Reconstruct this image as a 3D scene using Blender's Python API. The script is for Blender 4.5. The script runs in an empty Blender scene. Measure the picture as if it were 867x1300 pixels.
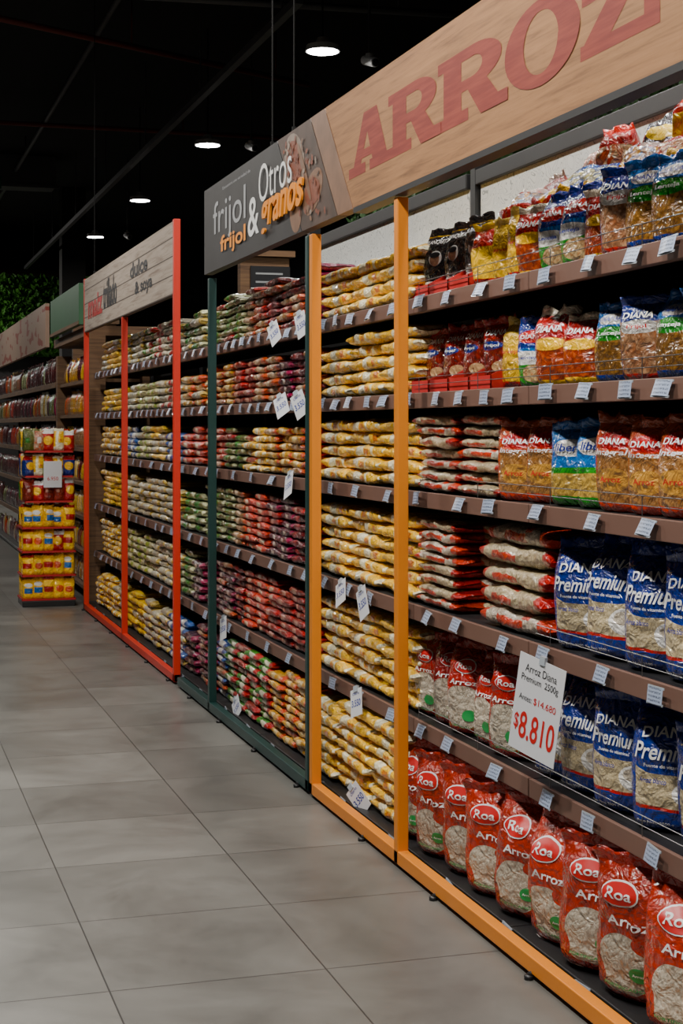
import bpy, math, random
import numpy as np
from mathutils import Vector, Matrix, noise
from mathutils.bvhtree import BVHTree
R = random.Random(7)
scene = bpy.context.scene
COL = scene.collection
H0 = 1.5; FX = 1.76
SIN = 0.2909; COS = 0.9568
def Yof(px, X):
    d = 2000*X/COS/(px+175.0)
    return (d - X*SIN)/COS

# ------------------------------------------------------------------ materials
def newmat(name):
    m = bpy.data.materials.new(name); m.use_nodes = True
    nt = m.node_tree
    b = nt.nodes.get('Principled BSDF')
    return m, nt, b
def N(nt, t, **kw):
    n = nt.nodes.new(t)
    for k, v in kw.items(): setattr(n, k, v)
    return n
def inp(n, k, v):
    n.inputs[k].default_value = v
def rgba(c): return (c[0], c[1], c[2], 1.0)
def mixc(nt, fac, a, b):
    n = N(nt, 'ShaderNodeMix', data_type='RGBA')
    for idx, v in ((0, fac), (6, a), (7, b)):
        if isinstance(v, bpy.types.NodeSocket): nt.links.new(v, n.inputs[idx])
        elif idx == 0: n.inputs[0].default_value = v
        else: n.inputs[idx].default_value = rgba(v)
    return n.outputs[2]
def mth(nt, op, a, b=None, c=None):
    n = N(nt, 'ShaderNodeMath', operation=op)
    for i, v in enumerate((a, b, c)):
        if v is None: continue
        if isinstance(v, bpy.types.NodeSocket): nt.links.new(v, n.inputs[i])
        else: n.inputs[i].default_value = v
    return n.outputs[0]
def pmat(name, col, rough=.5, metal=0.0, var=.12, scale=6, bump=0.0, bscale=60, emit=None, es=0):
    m, nt, b = newmat(name)
    tc = N(nt, 'ShaderNodeTexCoord')
    no = N(nt, 'ShaderNodeTexNoise'); inp(no, 'Scale', scale); inp(no, 'Detail', 4)
    nt.links.new(tc.outputs['Object'], no.inputs['Vector'])
    c = mixc(nt, no.outputs['Fac'], [x*(1-var) for x in col], [min(1, x*(1+var)) for x in col])
    nt.links.new(c, b.inputs['Base Color'])
    inp(b, 'Roughness', rough); inp(b, 'Metallic', metal)
    if bump:
        n2 = N(nt, 'ShaderNodeTexNoise'); inp(n2, 'Scale', bscale)
        nt.links.new(tc.outputs['Object'], n2.inputs['Vector'])
        bp = N(nt, 'ShaderNodeBump'); inp(bp, 'Strength', bump); inp(bp, 'Distance', .01)
        nt.links.new(n2.outputs['Fac'], bp.inputs['Height']); nt.links.new(bp.outputs[0], b.inputs['Normal'])
    if emit:
        inp(b, 'Emission Color', rgba(emit)); inp(b, 'Emission Strength', es)
    return m
def paint(nt, tc, p):
    if p[0] == 'c': return p[1]
    vo = N(nt, 'ShaderNodeTexVoronoi'); inp(vo, 'Scale', p[3])
    nt.links.new(tc.outputs['Object'], vo.inputs['Vector'])
    sp = N(nt, 'ShaderNodeSeparateColor'); nt.links.new(vo.outputs['Color'], sp.inputs[0])
    c = mixc(nt, sp.outputs[0], p[1], p[2])
    dk = mth(nt, 'MULTIPLY', vo.outputs['Distance'], 0.7)
    dk = mth(nt, 'MINIMUM', dk, 0.65)
    return mixc(nt, dk, c, [x*.3 for x in p[1]])
def bagmat(name, base, layers=(), rough=.26, wob=.02, bump=.7):
    m, nt, b = newmat(name)
    tc = N(nt, 'ShaderNodeTexCoord')
    uv = N(nt, 'ShaderNodeUVMap'); uv.uv_map = 'UVMap'
    sep = N(nt, 'ShaderNodeSeparateXYZ'); nt.links.new(uv.outputs[0], sep.inputs[0])
    wn = N(nt, 'ShaderNodeTexNoise'); inp(wn, 'Scale', 14); nt.links.new(tc.outputs['Object'], wn.inputs['Vector'])
    w = mth(nt, 'MULTIPLY_ADD', wn.outputs['Fac'], wob*2, -wob)
    u = mth(nt, 'ADD', sep.outputs[0], w); v = mth(nt, 'ADD', sep.outputs[1], w)
    col = paint(nt, tc, base)
    for L in layers:
        if L[0] == 'rect':
            _, u0, u1, v0, v1, p = L
            k = None
            for s, op, val in ((u, 'GREATER_THAN', u0), (u, 'LESS_THAN', u1), (v, 'GREATER_THAN', v0), (v, 'LESS_THAN', v1)):
                if val <= 0 and op == 'GREATER_THAN': continue
                if val >= 1 and op == 'LESS_THAN': continue
                q = mth(nt, op, s, val)
                k = q if k is None else mth(nt, 'MULTIPLY', k, q)
            if k is None: k = 1.0
        else:
            _, cu, cv, ru, rv, p = L
            a = mth(nt, 'MULTIPLY_ADD', u, 1/ru, -cu/ru); bb = mth(nt, 'MULTIPLY_ADD', v, 1/rv, -cv/rv)
            q = mth(nt, 'ADD', mth(nt, 'MULTIPLY', a, a), mth(nt, 'MULTIPLY', bb, bb))
            k = mth(nt, 'LESS_THAN', q, 1.0)
        col = mixc(nt, k, col, paint(nt, tc, p))
    oi = N(nt, 'ShaderNodeObjectInfo')
    hs = N(nt, 'ShaderNodeHueSaturation'); inp(hs, 'Saturation', 1.14)
    val = mth(nt, 'MULTIPLY_ADD', oi.outputs['Random'], .38, .80)
    nt.links.new(val, hs.inputs['Value'])
    if isinstance(col, bpy.types.NodeSocket): nt.links.new(col, hs.inputs['Color'])
    else: hs.inputs['Color'].default_value = rgba(col)
    nt.links.new(hs.outputs[0], b.inputs['Base Color'])
    inp(b, 'Roughness', rough); inp(b, 'Coat Weight', .9); inp(b, 'Coat Roughness', .06)
    n2 = N(nt, 'ShaderNodeTexNoise'); inp(n2, 'Scale', 24); inp(n2, 'Detail', 3); inp(n2, 'Distortion', 1.8)
    nt.links.new(tc.outputs['Object'], n2.inputs['Vector'])
    n3 = N(nt, 'ShaderNodeTexVoronoi'); inp(n3, 'Scale', 34); nt.links.new(tc.outputs['Object'], n3.inputs['Vector'])
    hgt = mth(nt, 'MULTIPLY_ADD', n3.outputs['Distance'], .35, n2.outputs['Fac'])
    bp = N(nt, 'ShaderNodeBump'); inp(bp, 'Strength', bump); inp(bp, 'Distance', .022)
    nt.links.new(hgt, bp.inputs['Height']); nt.links.new(bp.outputs[0], b.inputs['Normal']); nt.links.new(bp.outputs[0], b.inputs['Coat Normal'])
    return m

# ------------------------------------------------------------------ mesh builder
class MB:
    def __init__(s): s.v = []; s.f = []; s.uv = []; s.m = []; s._mesh = None
    def add(s, v, f, uv=None, mat=0):
        o = len(s.v); s.v += [tuple(p) for p in v]
        s.uv += list(uv) if uv else [(0.5, 0.5)]*len(v)
        for q in f: s.f.append(tuple(i+o for i in q)); s.m.append(mat)
    def box(s, x0, x1, y0, y1, z0, z1, mat=0):
        v = [(x, y, z) for z in (z0, z1) for y in (y0, y1) for x in (x0, x1)]
        s.add(v, [(0, 2, 3, 1), (4, 5, 7, 6), (0, 1, 5, 4), (2, 6, 7, 3), (0, 4, 6, 2), (1, 3, 7, 5)], mat=mat)
    def cyl(s, p0, p1, r, n=10, mat=0, r1=None, cap=True):
        p0 = Vector(p0); p1 = Vector(p1); r1 = r if r1 is None else r1
        d = (p1-p0).normalized(); a = d.orthogonal().normalized(); b = d.cross(a)
        v = []
        for p, rr in ((p0, r), (p1, r1)):
            for i in range(n):
                t = 2*math.pi*i/n; v.append(p+a*rr*math.cos(t)+b*rr*math.sin(t))
        f = [(i, (i+1) % n, n+(i+1) % n, n+i) for i in range(n)]
        if cap: f += [tuple(range(n))[::-1], tuple(range(n, 2*n))]
        s.add(v, f, mat=mat)
    def prism(s, poly, x0, x1, mat=0):
        n = len(poly)
        v = [(x0, y, z) for y, z in poly]+[(x1, y, z) for y, z in poly]
        s.add(v, [tuple(range(n)), tuple(range(2*n-1, n-1, -1))]+[(i, i+n, (i+1) % n+n, (i+1) % n) for i in range(n)], mat=mat)
    def mesh(s, name, mats, smooth=False):
        me = bpy.data.meshes.new(name); me.from_pydata(s.v, [], s.f)
        for m in mats: me.materials.append(m)
        me.polygons.foreach_set('material_index', s.m)
        if smooth: me.polygons.foreach_set('use_smooth', [True]*len(s.f))
        ul = me.uv_layers.new(name='UVMap')
        li = np.zeros(len(me.loops), dtype=np.int32); me.loops.foreach_get('vertex_index', li)
        ul.data.foreach_set('uv', np.array(s.uv, dtype=np.float32)[li].ravel())
        me.update(); return me

def top(o, label, cat, group=None):
    o['label'] = label; o['category'] = cat
    if group: o['group'] = group
    return o
def mk(name, me, parent=None, loc=(0, 0, 0), rot=(0, 0, 0), bevel=0, label=None, cat=None, group=None, kind=None):
    o = bpy.data.objects.new(name, me); COL.objects.link(o)
    o.location = loc; o.rotation_euler = rot
    if parent: o.parent = parent
    if bevel:
        b = o.modifiers.new('bevel', 'BEVEL'); b.width = bevel; b.segments = 2; b.limit_method = 'ANGLE'
    if label and parent is None: top(o, label, cat, group)
    elif label: o['label'] = label
    if kind: o['kind'] = kind
    return o
def boxo(name, dims, mat, **kw):
    b = MB(); b.box(*dims); return mk(name, b.mesh(name, [mat]), **kw)

# ------------------------------------------------------------------ text
_tc = {}
def textgeo(s, shear=0.0, off=0.0):
    k = (s, shear, off)
    if k in _tc: return _tc[k]
    c = bpy.data.curves.new('tmp_text', 'FONT'); c.body = s; c.size = 1; c.shear = shear; c.offset = off; c.resolution_u = 4
    o = bpy.data.objects.new('tmp_text', c); COL.objects.link(o)
    dg = bpy.context.evaluated_depsgraph_get(); dg.update()
    me = bpy.data.meshes.new_from_object(o.evaluated_get(dg))
    v = np.array([tuple(p.co) for p in me.vertices]); f = [tuple(p.vertices) for p in me.polygons]
    bpy.data.objects.remove(o); bpy.data.curves.remove(c); bpy.data.meshes.remove(me)
    mn = v.min(0); mx = v.max(0)
    v2 = (v[:, :2]-mn[:2])/(mx[:2]-mn[:2])
    _tc[k] = (v2, f, (mx[0]-mn[0])/(mx[1]-mn[1])); return _tc[k]
def plane_text(mb, s, yl, yr, z0, z1, x, mat=0, shear=0, off=0.01, tilt=0.0):
    v, f, _ = textgeo(s, shear, off)
    mb.add([(x, yl+(yr-yl)*a, z0+(z1-z0)*b+tilt*a) for a, b in v], f, mat=mat)

# ------------------------------------------------------------------ setting
M_floor, nt, b = newmat('floor_tiles')
geo = N(nt, 'ShaderNodeNewGeometry')
mp = N(nt, 'ShaderNodeMapping'); nt.links.new(geo.outputs['Position'], mp.inputs['Vector'])
inp(mp, 'Location', (-0.63/.6, -4.19/.615, 0)); inp(mp, 'Scale', (1/.6, 1/.615, 1))
br = N(nt, 'ShaderNodeTexBrick'); br.offset = 0.0; br.squash = 1
inp(br, 'Scale', 1.0); inp(br, 'Mortar Size', .0045); inp(br, 'Mortar Smooth', .2); inp(br, 'Brick Width', 1.0); inp(br, 'Row Height', 1.0)
inp(br, 'Color1', rgba((.120, .117, .107))); inp(br, 'Color2', rgba((.170, .166, .152))); inp(br, 'Mortar', rgba((.03, .028, .026)))
nt.links.new(mp.outputs[0], br.inputs['Vector'])
no = N(nt, 'ShaderNodeTexNoise'); inp(no, 'Scale', 1.7); inp(no, 'Detail', 9); inp(no, 'Roughness', .7); inp(no, 'Distortion', .5); nt.links.new(geo.outputs['Position'], no.inputs['Vector'])
mr = N(nt, 'ShaderNodeMapRange'); inp(mr, 'From Min', .3); inp(mr, 'From Max', .7); inp(mr, 'To Min', .68); inp(mr, 'To Max', 1.25)
nt.links.new(no.outputs['Fac'], mr.inputs['Value'])
hs = N(nt, 'ShaderNodeHueSaturation'); nt.links.new(br.outputs['Color'], hs.inputs['Color']); nt.links.new(mr.outputs[0], hs.inputs['Value'])
nt.links.new(hs.outputs[0], b.inputs['Base Color'])
rr = mth(nt, 'MULTIPLY_ADD', no.outputs['Fac'], .3, .2); nt.links.new(rr, b.inputs['Roughness'])
bp = N(nt, 'ShaderNodeBump'); inp(bp, 'Strength', .3); inp(bp, 'Distance', .003); bp.invert = True
nt.links.new(br.outputs['Fac'], bp.inputs['Height']); nt.links.new(bp.outputs[0], b.inputs['Normal'])

M_dark = pmat('dark_wall_paint', (.012, .012, .014), .8)
M_ceil = pmat('black_ceiling', (.006, .006, .007), .9)
RX0, RX1, RY0, RY1, RZ = -3.5, 8.0, -2.0, 34.0, 5.6
boxo('floor', (RX0, RX1, RY0, RY1, -.1, 0), M_floor, kind='structure')
boxo('ceiling', (RX0, RX1, RY0, RY1, RZ, RZ+.1), M_ceil, kind='structure')
boxo('wall_left', (RX0-.1, RX0, RY0, RY1, 0, RZ), M_dark, kind='structure')
boxo('wall_right', (RX1, RX1+.1, RY0, RY1, 0, RZ), M_dark, kind='structure')
boxo('wall_back', (RX0, RX1, RY1, RY1+.1, 0, RZ), M_dark, kind='structure')
boxo('wall_front', (RX0, RX1, RY0-.1, RY0, 0, RZ), M_dark, kind='structure')
M_brownwall = pmat('dark_brown_cladding', (.05, .022, .014), .7)
boxo('trim_1', (-1, 6, RY1-.12, RY1-.001, 4.6, 5.3), M_brownwall, kind='structure')

# ------------------------------------------------------------------ common mats
M_orange = pmat('orange_painted_steel', (.72, .22, .008), .42, var=.08, bump=.05)
M_red = pmat('red_painted_steel', (.62, .026, .010), .42, var=.08)
M_teal = pmat('dark_green_painted_steel', (.006, .038, .034), .42, var=.1)
M_shelf = pmat('taupe_shelf_steel', (.17, .09, .066), .5, var=.1)
M_black = pmat('black_steel', (.012, .012, .013), .45)
M_rod = pmat('black_rod', (.004, .004, .004), .9)
M_backp = pmat('charcoal_back_panel', (.014, .012, .012), .7)
M_white = pmat('white_print', (.8, .8, .78), .4, var=.04)
M_redp = pmat('red_print', (.55, .012, .012), .4, var=.05)
M_bluep = pmat('blue_print', (.01, .03, .28), .4, var=.05)
M_greenp = pmat('green_print', (.02, .28, .06), .4, var=.05)
M_orangep = pmat('orange_print', (.85, .28, .01), .5, var=.05)
M_blackp = pmat('black_print', (.015, .015, .018), .5, var=.05)
M_greyp = pmat('grey_print', (.35, .36, .37), .5, var=.05)
M_steel = pmat('galvanised_steel', (.2, .2, .2), .35, metal=.8)
M_clip = pmat('clear_plastic_clip', (.4, .45, .5), .2)

def woodmat(name, c1, c2, c3, sy=1.0, planks=0):
    m, nt, b = newmat(name)
    tc = N(nt, 'ShaderNodeTexCoord'); mp = N(nt, 'ShaderNodeMapping')
    nt.links.new(tc.outputs['Object'], mp.inputs['Vector']); inp(mp, 'Scale', (1, 1.1*sy, 22*sy))
    n1 = N(nt, 'ShaderNodeTexNoise'); inp(n1, 'Scale', 2.2); inp(n1, 'Detail', 8); inp(n1, 'Roughness', .65); inp(n1, 'Distortion', .6)
    nt.links.new(mp.outputs[0], n1.inputs['Vector'])
    cr = N(nt, 'ShaderNodeValToRGB'); e = cr.color_ramp.elements
    e[0].position = .3; e[0].color = rgba(c3); e[1].position = .72; e[1].color = rgba(c1)
    k = cr.color_ramp.elements.new(.5); k.color = rgba(c2)
    nt.links.new(n1.outputs['Fac'], cr.inputs[0]); out = cr.outputs[0]
    if planks:
        sp = N(nt, 'ShaderNodeSeparateXYZ'); nt.links.new(tc.outputs['Object'], sp.inputs[0])
        fr = mth(nt, 'FRACT', mth(nt, 'MULTIPLY', sp.outputs[2], planks))
        out = mixc(nt, mth(nt, 'LESS_THAN', fr, .07), out, [x*.3 for x in c3])
    nt.links.new(out, b.inputs['Base Color']); inp(b, 'Roughness', .65)
    return m
M_wood = woodmat('light_oak_print', (.39, .19, .075), (.31, .145, .053), (.16, .07, .024))
M_woodd = woodmat('brown_timber', (.22, .12, .055), (.16, .085, .04), (.07, .035, .018))
M_plank = woodmat('whitewashed_planks', (.52, .44, .37), (.44, .36, .29), (.25, .18, .14), planks=9)

# ------------------------------------------------------------------ gondola shelving
SZ = [.05, .475, .875, 1.275, 1.62, 1.955]
SF = 1.86; SB = 2.36
BW = 1.0; Y0 = 2.24
def unit(y0, lbl, frontm=M_shelf, nm='gondola_shelving'):
    e = mk(nm, None, loc=(SF, y0, 0), label=lbl, cat='store shelving', group='gondola shelving bays')
    D = SB-SF
    boxo('back_panel', (D, D+.02, .01, BW-.01, .02, 1.95), M_backp, parent=e)
    b = MB(); b.box(-.06, D, .004, BW-.004, .018, .05)
    mk('base_deck', b.mesh('base_deck', [M_black]), parent=e, bevel=.004)
    boxo('kick_plate', (-.03, -.015, .004, BW-.004, .0, .018), M_black, parent=e)
    for yy in (0.0, BW-.03):
        b = MB(); b.box(D-.03, D+.0, yy, yy+.03, .05, 1.95); mk('upright', b.mesh('upright', [M_black]), parent=e)
    for z in SZ[1:]:
        b = MB(); b.box(.014, D-.03, .003, BW-.003, z-.022, z)
        sh = mk('shelf_board', b.mesh('shelf_board', [M_black]), parent=e)
        b = MB(); b.box(0, .014, .003, BW-.003, z-.052, z+.002); b.box(.014, .03, .003, BW-.003, z-.052, z-.046)
        mk('price_rail', b.mesh('price_rail', [frontm]), parent=sh, bevel=.002, label='taupe price rail')
    return e
for i in range(11):
    unit(Y0+i*BW, 'dark steel gondola bay with taupe-edged shelves')
for z, (ya, yb) in ((SZ[1], (3.0, 5.2)), (SZ[2], (3.0, 4.2)), (SZ[3], (3.0, 4.7)), (SZ[4], (3.0, 5.3)), (SZ[5], (3.0, 5.3))):
    b = MB()
    for dz in (.03, .055): b.cyl((SF+.006, ya, z+dz), (SF+.006, yb, z+dz), .0014, 6)
    y = ya
    while y <= yb: b.cyl((SF+.006, y, z-.001), (SF+.006, y, z+.056), .0014, 6); y += .55
    mk('shelf_guard_rail', b.mesh('shelf_guard_rail', [M_steel]), label='thin wire guard rail along shelf edge', cat='shelf rail', group='wire shelf guard rails')

M_dood, nt, b = newmat('white_doodle_print')
tc = N(nt, 'ShaderNodeTexCoord')
n1 = N(nt, 'ShaderNodeTexNoise'); inp(n1, 'Scale', 6); inp(n1, 'Detail', .5); inp(n1, 'Distortion', 3.2); nt.links.new(tc.outputs['Object'], n1.inputs['Vector'])
fr = mth(nt, 'FRACT', mth(nt, 'MULTIPLY', n1.outputs['Fac'], 9.0))
k = mth(nt, 'LESS_THAN', fr, .13)
nt.links.new(mixc(nt, k, (.60, .61, .58), (.27, .29, .28)), b.inputs['Base Color']); inp(b, 'Roughness', .6)
for ya, yb in ((2.24, 5.80), (5.92, 8.2)):
    e = mk('backboard', None, loc=(SB-.02, ya, 1.96), label='white backboard with grey doodle drawings and black top beam', cat='sign panel')
    L = yb-ya
    boxo('printed_panel', (.0, .02, 0, L, 0, .50), M_dood, parent=e)
    boxo('top_beam', (-.02, .04, -.01, L+.01, .50, .56), M_black, parent=e, bevel=.004)
    boxo('end_post', (-.02, .04, L+.011, L+.06, 0, .62), M_black, parent=e)

# ------------------------------------------------------------------ frames
def frame(mat, ys, zts, lbl, yrail):
    e = mk('steel_gantry', None, loc=(FX, ys[0], 0), label=lbl, cat='shelf frame')
    for y, zt in zip(ys, zts):
        b = MB(); b.box(-.02, .02, y-ys[0]-.02, y-ys[0]+.02, .015, zt)
        mk('post', b.mesh('post', [mat]), parent=e, bevel=.003)
    b = MB(); b.box(-.02, .02, yrail[0]-ys[0], yrail[1]-ys[0], .015, .06)
    mk('bottom_rail', b.mesh('bottom_rail', [mat]), parent=e, bevel=.003)
    y = yrail[0]+.15
    while y < yrail[1]:
        b = MB(); b.cyl((-.026, y-ys[0], 0), (-.026, y-ys[0], .012), .013, 12); b.cyl((-.026, y-ys[0], .012), (0, y-ys[0], .02), .008, 8)
        mk('foot', b.mesh('foot', [M_black], True), parent=e, label='small black foot'); y += .75
    return e
frame(M_orange, [5.085, 6.15, 2.3], [2.285]*3, 'orange steel frame with two posts and floor rail', (2.3, 6.17))
frame(M_teal, [6.215, 8.12], [2.285]*2, 'dark green steel frame around bean shelves', (6.195, 8.98))
frame(M_red, [9.10, 11.01, 12.98], [2.72, 2.275, 2.72], 'red steel frame around sugar and flour shelves', (9.08, 13.0))

# ------------------------------------------------------------------ signs
SX0, SX1 = FX-.025, FX+.02
ZB, ZT = 2.31, 2.752
def slab_letters():
    def ring(cx, cz, rx, rz, tx, tz, a0, a1, n=20):
        P = []
        for i in range(n):
            t0 = a0+(a1-a0)*i/n; t1 = a0+(a1-a0)*(i+1)/n
            P.append([(cx+rx*math.cos(t0), cz+rz*math.sin(t0)), (cx+rx*math.cos(t1), cz+rz*math.sin(t1)),
                      (cx+(rx-tx)*math.cos(t1), cz+(rz-tz)*math.sin(t1)), (cx+(rx-tx)*math.cos(t0), cz+(rz-tz)*math.sin(t0))])
        return P
    def rc(x0, x1, z0, z1): return [(x0, z0), (x1, z0), (x1, z1), (x0, z1)]
    A = [[(.10, .1), (.27, .1), (.50, .85), (.44, 1.0), (.36, 1.0)], [(.58, .1), (.90, .1), (.66, 1.0), (.36, 1.0)],
         rc(.0, .40, 0, .17), rc(.50, 1.0, 0, .17), rc(.25, .72, .25, .39)]
    Rr = [rc(.0, .46, 0, .17), rc(.0, .5, .84, 1.0), rc(.09, .36, .1, .9), rc(.3, .55, .84, 1.0), rc(.3, .55, .42, .57)]
    Rr += ring(.52, .71, .40, .29, .26, .15, -math.pi/2, math.pi/2, 14)
    Rr += [[(.42, .50), (.70, .50), (.90, .12), (.90, 0), (.64, 0)], rc(.72, 1.0, 0, .17)]
    O = ring(.5, .5, .5, .54, .27, .15, 0, 2*math.pi, 32)
    Z = [rc(.04, .98, .83, 1.0), rc(.02, 1.0, 0, .17), [(.03, .12), (.38, .12), (.97, .88), (.62, .88)], rc(.04, .22, .62, .9), rc(.82, 1.0, .1, .40)]
    return {'A': A, 'R': Rr, 'O': O, 'Z': Z}
G = slab_letters()
M_arroz, nt, b = newmat('worn_rust_red_print')
tc = N(nt, 'ShaderNodeTexCoord'); mp = N(nt, 'ShaderNodeMapping'); nt.links.new(tc.outputs['Object'], mp.inputs[0]); inp(mp, 'Scale', (1, 2, 30))
n1 = N(nt, 'ShaderNodeTexNoise'); inp(n1, 'Scale', 2.5); inp(n1, 'Detail', 8); nt.links.new(mp.outputs[0], n1.inputs['Vector'])
cr = N(nt, 'ShaderNodeValToRGB'); cr.color_ramp.elements[0].position = .4; cr.color_ramp.elements[0].color = (.19, .018, .010, 1); cr.color_ramp.elements[1].position = .72; cr.color_ramp.elements[1].color = (.28, .042, .022, 1)
nt.links.new(n1.outputs['Fac'], cr.inputs[0]); nt.links.new(cr.outputs[0], b.inputs['Base Color']); inp(b, 'Roughness', .65)
e = mk('aisle_sign', None, loc=(0, 2.2, ZB), label='light oak fascia sign reading ARROZ in red slab letters', cat='sign')
b = MB(); b.prism([(0, 0), (3.35, 0), (3.72, ZT-ZB), (0, ZT-ZB)], SX0, SX1)
mk('sign_board', b.mesh('sign_board', [M_wood]), parent=e)
b = MB()
cuts = [('A', 443, 498), ('R', 493, 560), ('R', 556, 645), ('O', 641, 737), ('Z', 735, 838)]
for ch, pa, pb in cuts:
    ya, yb = Yof(pa, SX0)-2.2, Yof(pb, SX0)-2.2
    for i, P in enumerate(G[ch]):
        X = SX0-.0006-.00005*i
        b.add([(X, ya+(yb-ya)*x, .112+.217*z) for x, z in P], [tuple(range(len(P)))])
mk('lettering', b.mesh('lettering', [M_arroz]), parent=e, label='red slab serif letters ARROZ')
boxo('bottom_edge', (SX0-.004, SX1+.004, 0, 3.34, -.02, 0), M_black, parent=e)

M_chalk = pmat('charcoal_print', (.035, .033, .033), .55, var=.4, scale=5)
M_strip = pmat('dark_brown_photo_print', (.075, .045, .032), .55, var=.7, scale=9)
M_tan = pmat('tan_print', (.30, .17, .10), .5, var=.35, scale=25)
M_tand = pmat('brown_photo_print', (.20, .105, .06), .5, var=.5, scale=12)
M_cream = pmat('cream_print', (.25, .19, .15), .5, var=.5, scale=14)
M_brn = pmat('bean_brown_print', (.20, .055, .025), .5, var=.5, scale=40)
e = mk('aisle_sign', None, loc=(0, 5.5, ZB), label='charcoal fascia sign for beans and grains with food photo', cat='sign')
hh = ZT-ZB
b = MB(); b.prism([(.82-.05, 0), (2.70, 0), (2.70, hh), (1.17-.0, hh)], SX0, SX1)
mk('sign_board', b.mesh('sign_board', [M_chalk]), parent=e)
b = MB(); b.prism([(.06, 0), (.25, 0), (.63, hh), (.43, hh)], SX0, SX1); mk('photo_strip', b.mesh('photo_strip', [M_tand]), parent=e, label='slanted brown photo strip')
b = MB(); b.prism([(.26, 0), (.76, 0), (1.16, hh), (.64, hh)], SX0, SX1)
mk('photo_panel', b.mesh('photo_panel', [M_strip]), parent=e, label='food photo of beans and spoons')
b = MB()
def disc(mb, cy, cz, ry, rz, x, mat, n=20, rot=0):
    P = []
    for i in range(n):
        t = 2*math.pi*i/n; a, c = ry*math.cos(t), rz*math.sin(t)
        P.append((cy+a*math.cos(rot)-c*math.sin(rot), cz+a*math.sin(rot)+c*math.cos(rot)))
    mb.add([(x, y_, z_) for y_, z_ in P], [tuple(range(n))], mat=mat)
disc(b, .88, .31, .17, .11, SX0-.001, 1, rot=.4); disc(b, .88, .31, .13, .08, SX0-.002, 2, rot=.4)
disc(b, .60, .14, .15, .08, SX0-.001, 0, rot=-.3); disc(b, .60, .14, .11, .055, SX0-.002, 2)
disc(b, .86, .10, .10, .09, SX0-.001, 0, rot=.9); disc(b, .72, .24, .17, .022, SX0-.003, 0, rot=.9)
disc(b, 1.02, .22, .05, .12, SX0-.0015, 1, rot=.3)
rr_ = random.Random(3)
for i in range(110):
    yq = rr_.uniform(.30, 1.12); zq = rr_.uniform(.03, .41)
    if not (.30+.38*zq/hh < yq-.02 and yq+.04 < .76+.4*zq/hh): continue
    disc(b, yq, zq, .018, .010, SX0-.0035-.00003*i, rr_.choice([0, 1, 2, 2, 2]), n=8, rot=rr_.uniform(0, 3))
mk('food_picture', b.mesh('food_picture', [M_tand, M_cream, M_brn]), parent=e)
def yy(px): return Yof(px, SX0)-5.5
def sgn(nm, s_, p0, p1, z0, z1, x, m_, shear=0, off=0.0, tilt=0):
    b = MB(); plane_text(b, s_, yy(p0), yy(p1), z0, z1, x, 0, shear, off, tilt)
    return mk(nm, b.mesh(nm, [m_]), parent=e)
sgn('white_lettering', 'frijol', 271, 312, .13, .345, SX0-.002, M_greyp, off=.0)
sgn('ampersand', '&', 315, 329, .08, .26, SX0-.002, M_white, off=.01)
sgn('white_lettering', 'Otros', 331, 373, .205, .375, SX0-.010, M_white, off=-.004, tilt=.02)
sgn('small_lettering', 'Encuentra una variedad de', 283, 318, .385, .40, SX0-.002, M_greyp)
sgn('orange_lettering', 'frijol', 281, 313, .05, .155, SX0-.006, M_orangep, off=.02)
o = sgn('raised_lettering', 'granos', 334, 388, .035, .20, SX0-.016, M_orangep, shear=.25, off=.014, tilt=.02); o['label'] = 'raised orange letters'
s = o.modifiers.new('s', 'SOLIDIFY'); s.thickness = .01
# white plank sign
e = mk('aisle_sign', None, loc=(0, 8.95, 2.28), label='whitewashed plank fascia sign with red and black lettering', cat='sign')
b = MB(); b.box(FX-.018, FX+.018, .175, 4.00, 0, .43); mk('sign_board', b.mesh('sign_board', [M_plank]), parent=e)
def y3(px): return Yof(px, SX0)-8.95
XS = FX-.020
for s_, p0, p1, z0, z1, m_ in (('maiz', 111, 129, .09, .27, M_redp), ('trillado', 130, 147, .11, .33, M_blackp), ('dulce', 164, 186, .23, .33, M_blackp), ('& soya', 170, 192, .08, .19, M_blackp)):
    b = MB(); plane_text(b, s_, y3(p0), y3(p1), z0, z1, XS, 0, off=.03); mk('lettering', b.mesh('lettering', [m_]), parent=e)

for y, x in ((6.48, FX), (6.85, FX), (4.2, FX), (12.5, FX)):
    b = MB(); b.cyl((0, 0, 0), (0, 0, RZ-ZT), .003, 6); b.cyl((0, 0, -.001), (0, 0, .03), .01, 8)
    mk('sign_hanger', b.mesh('sign_hanger', [M_rod]), loc=(x, y, ZT if y < 9 else 2.71), label='thin black hanging rod above sign', cat='hanging rod', group='sign hanging rods')

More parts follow.
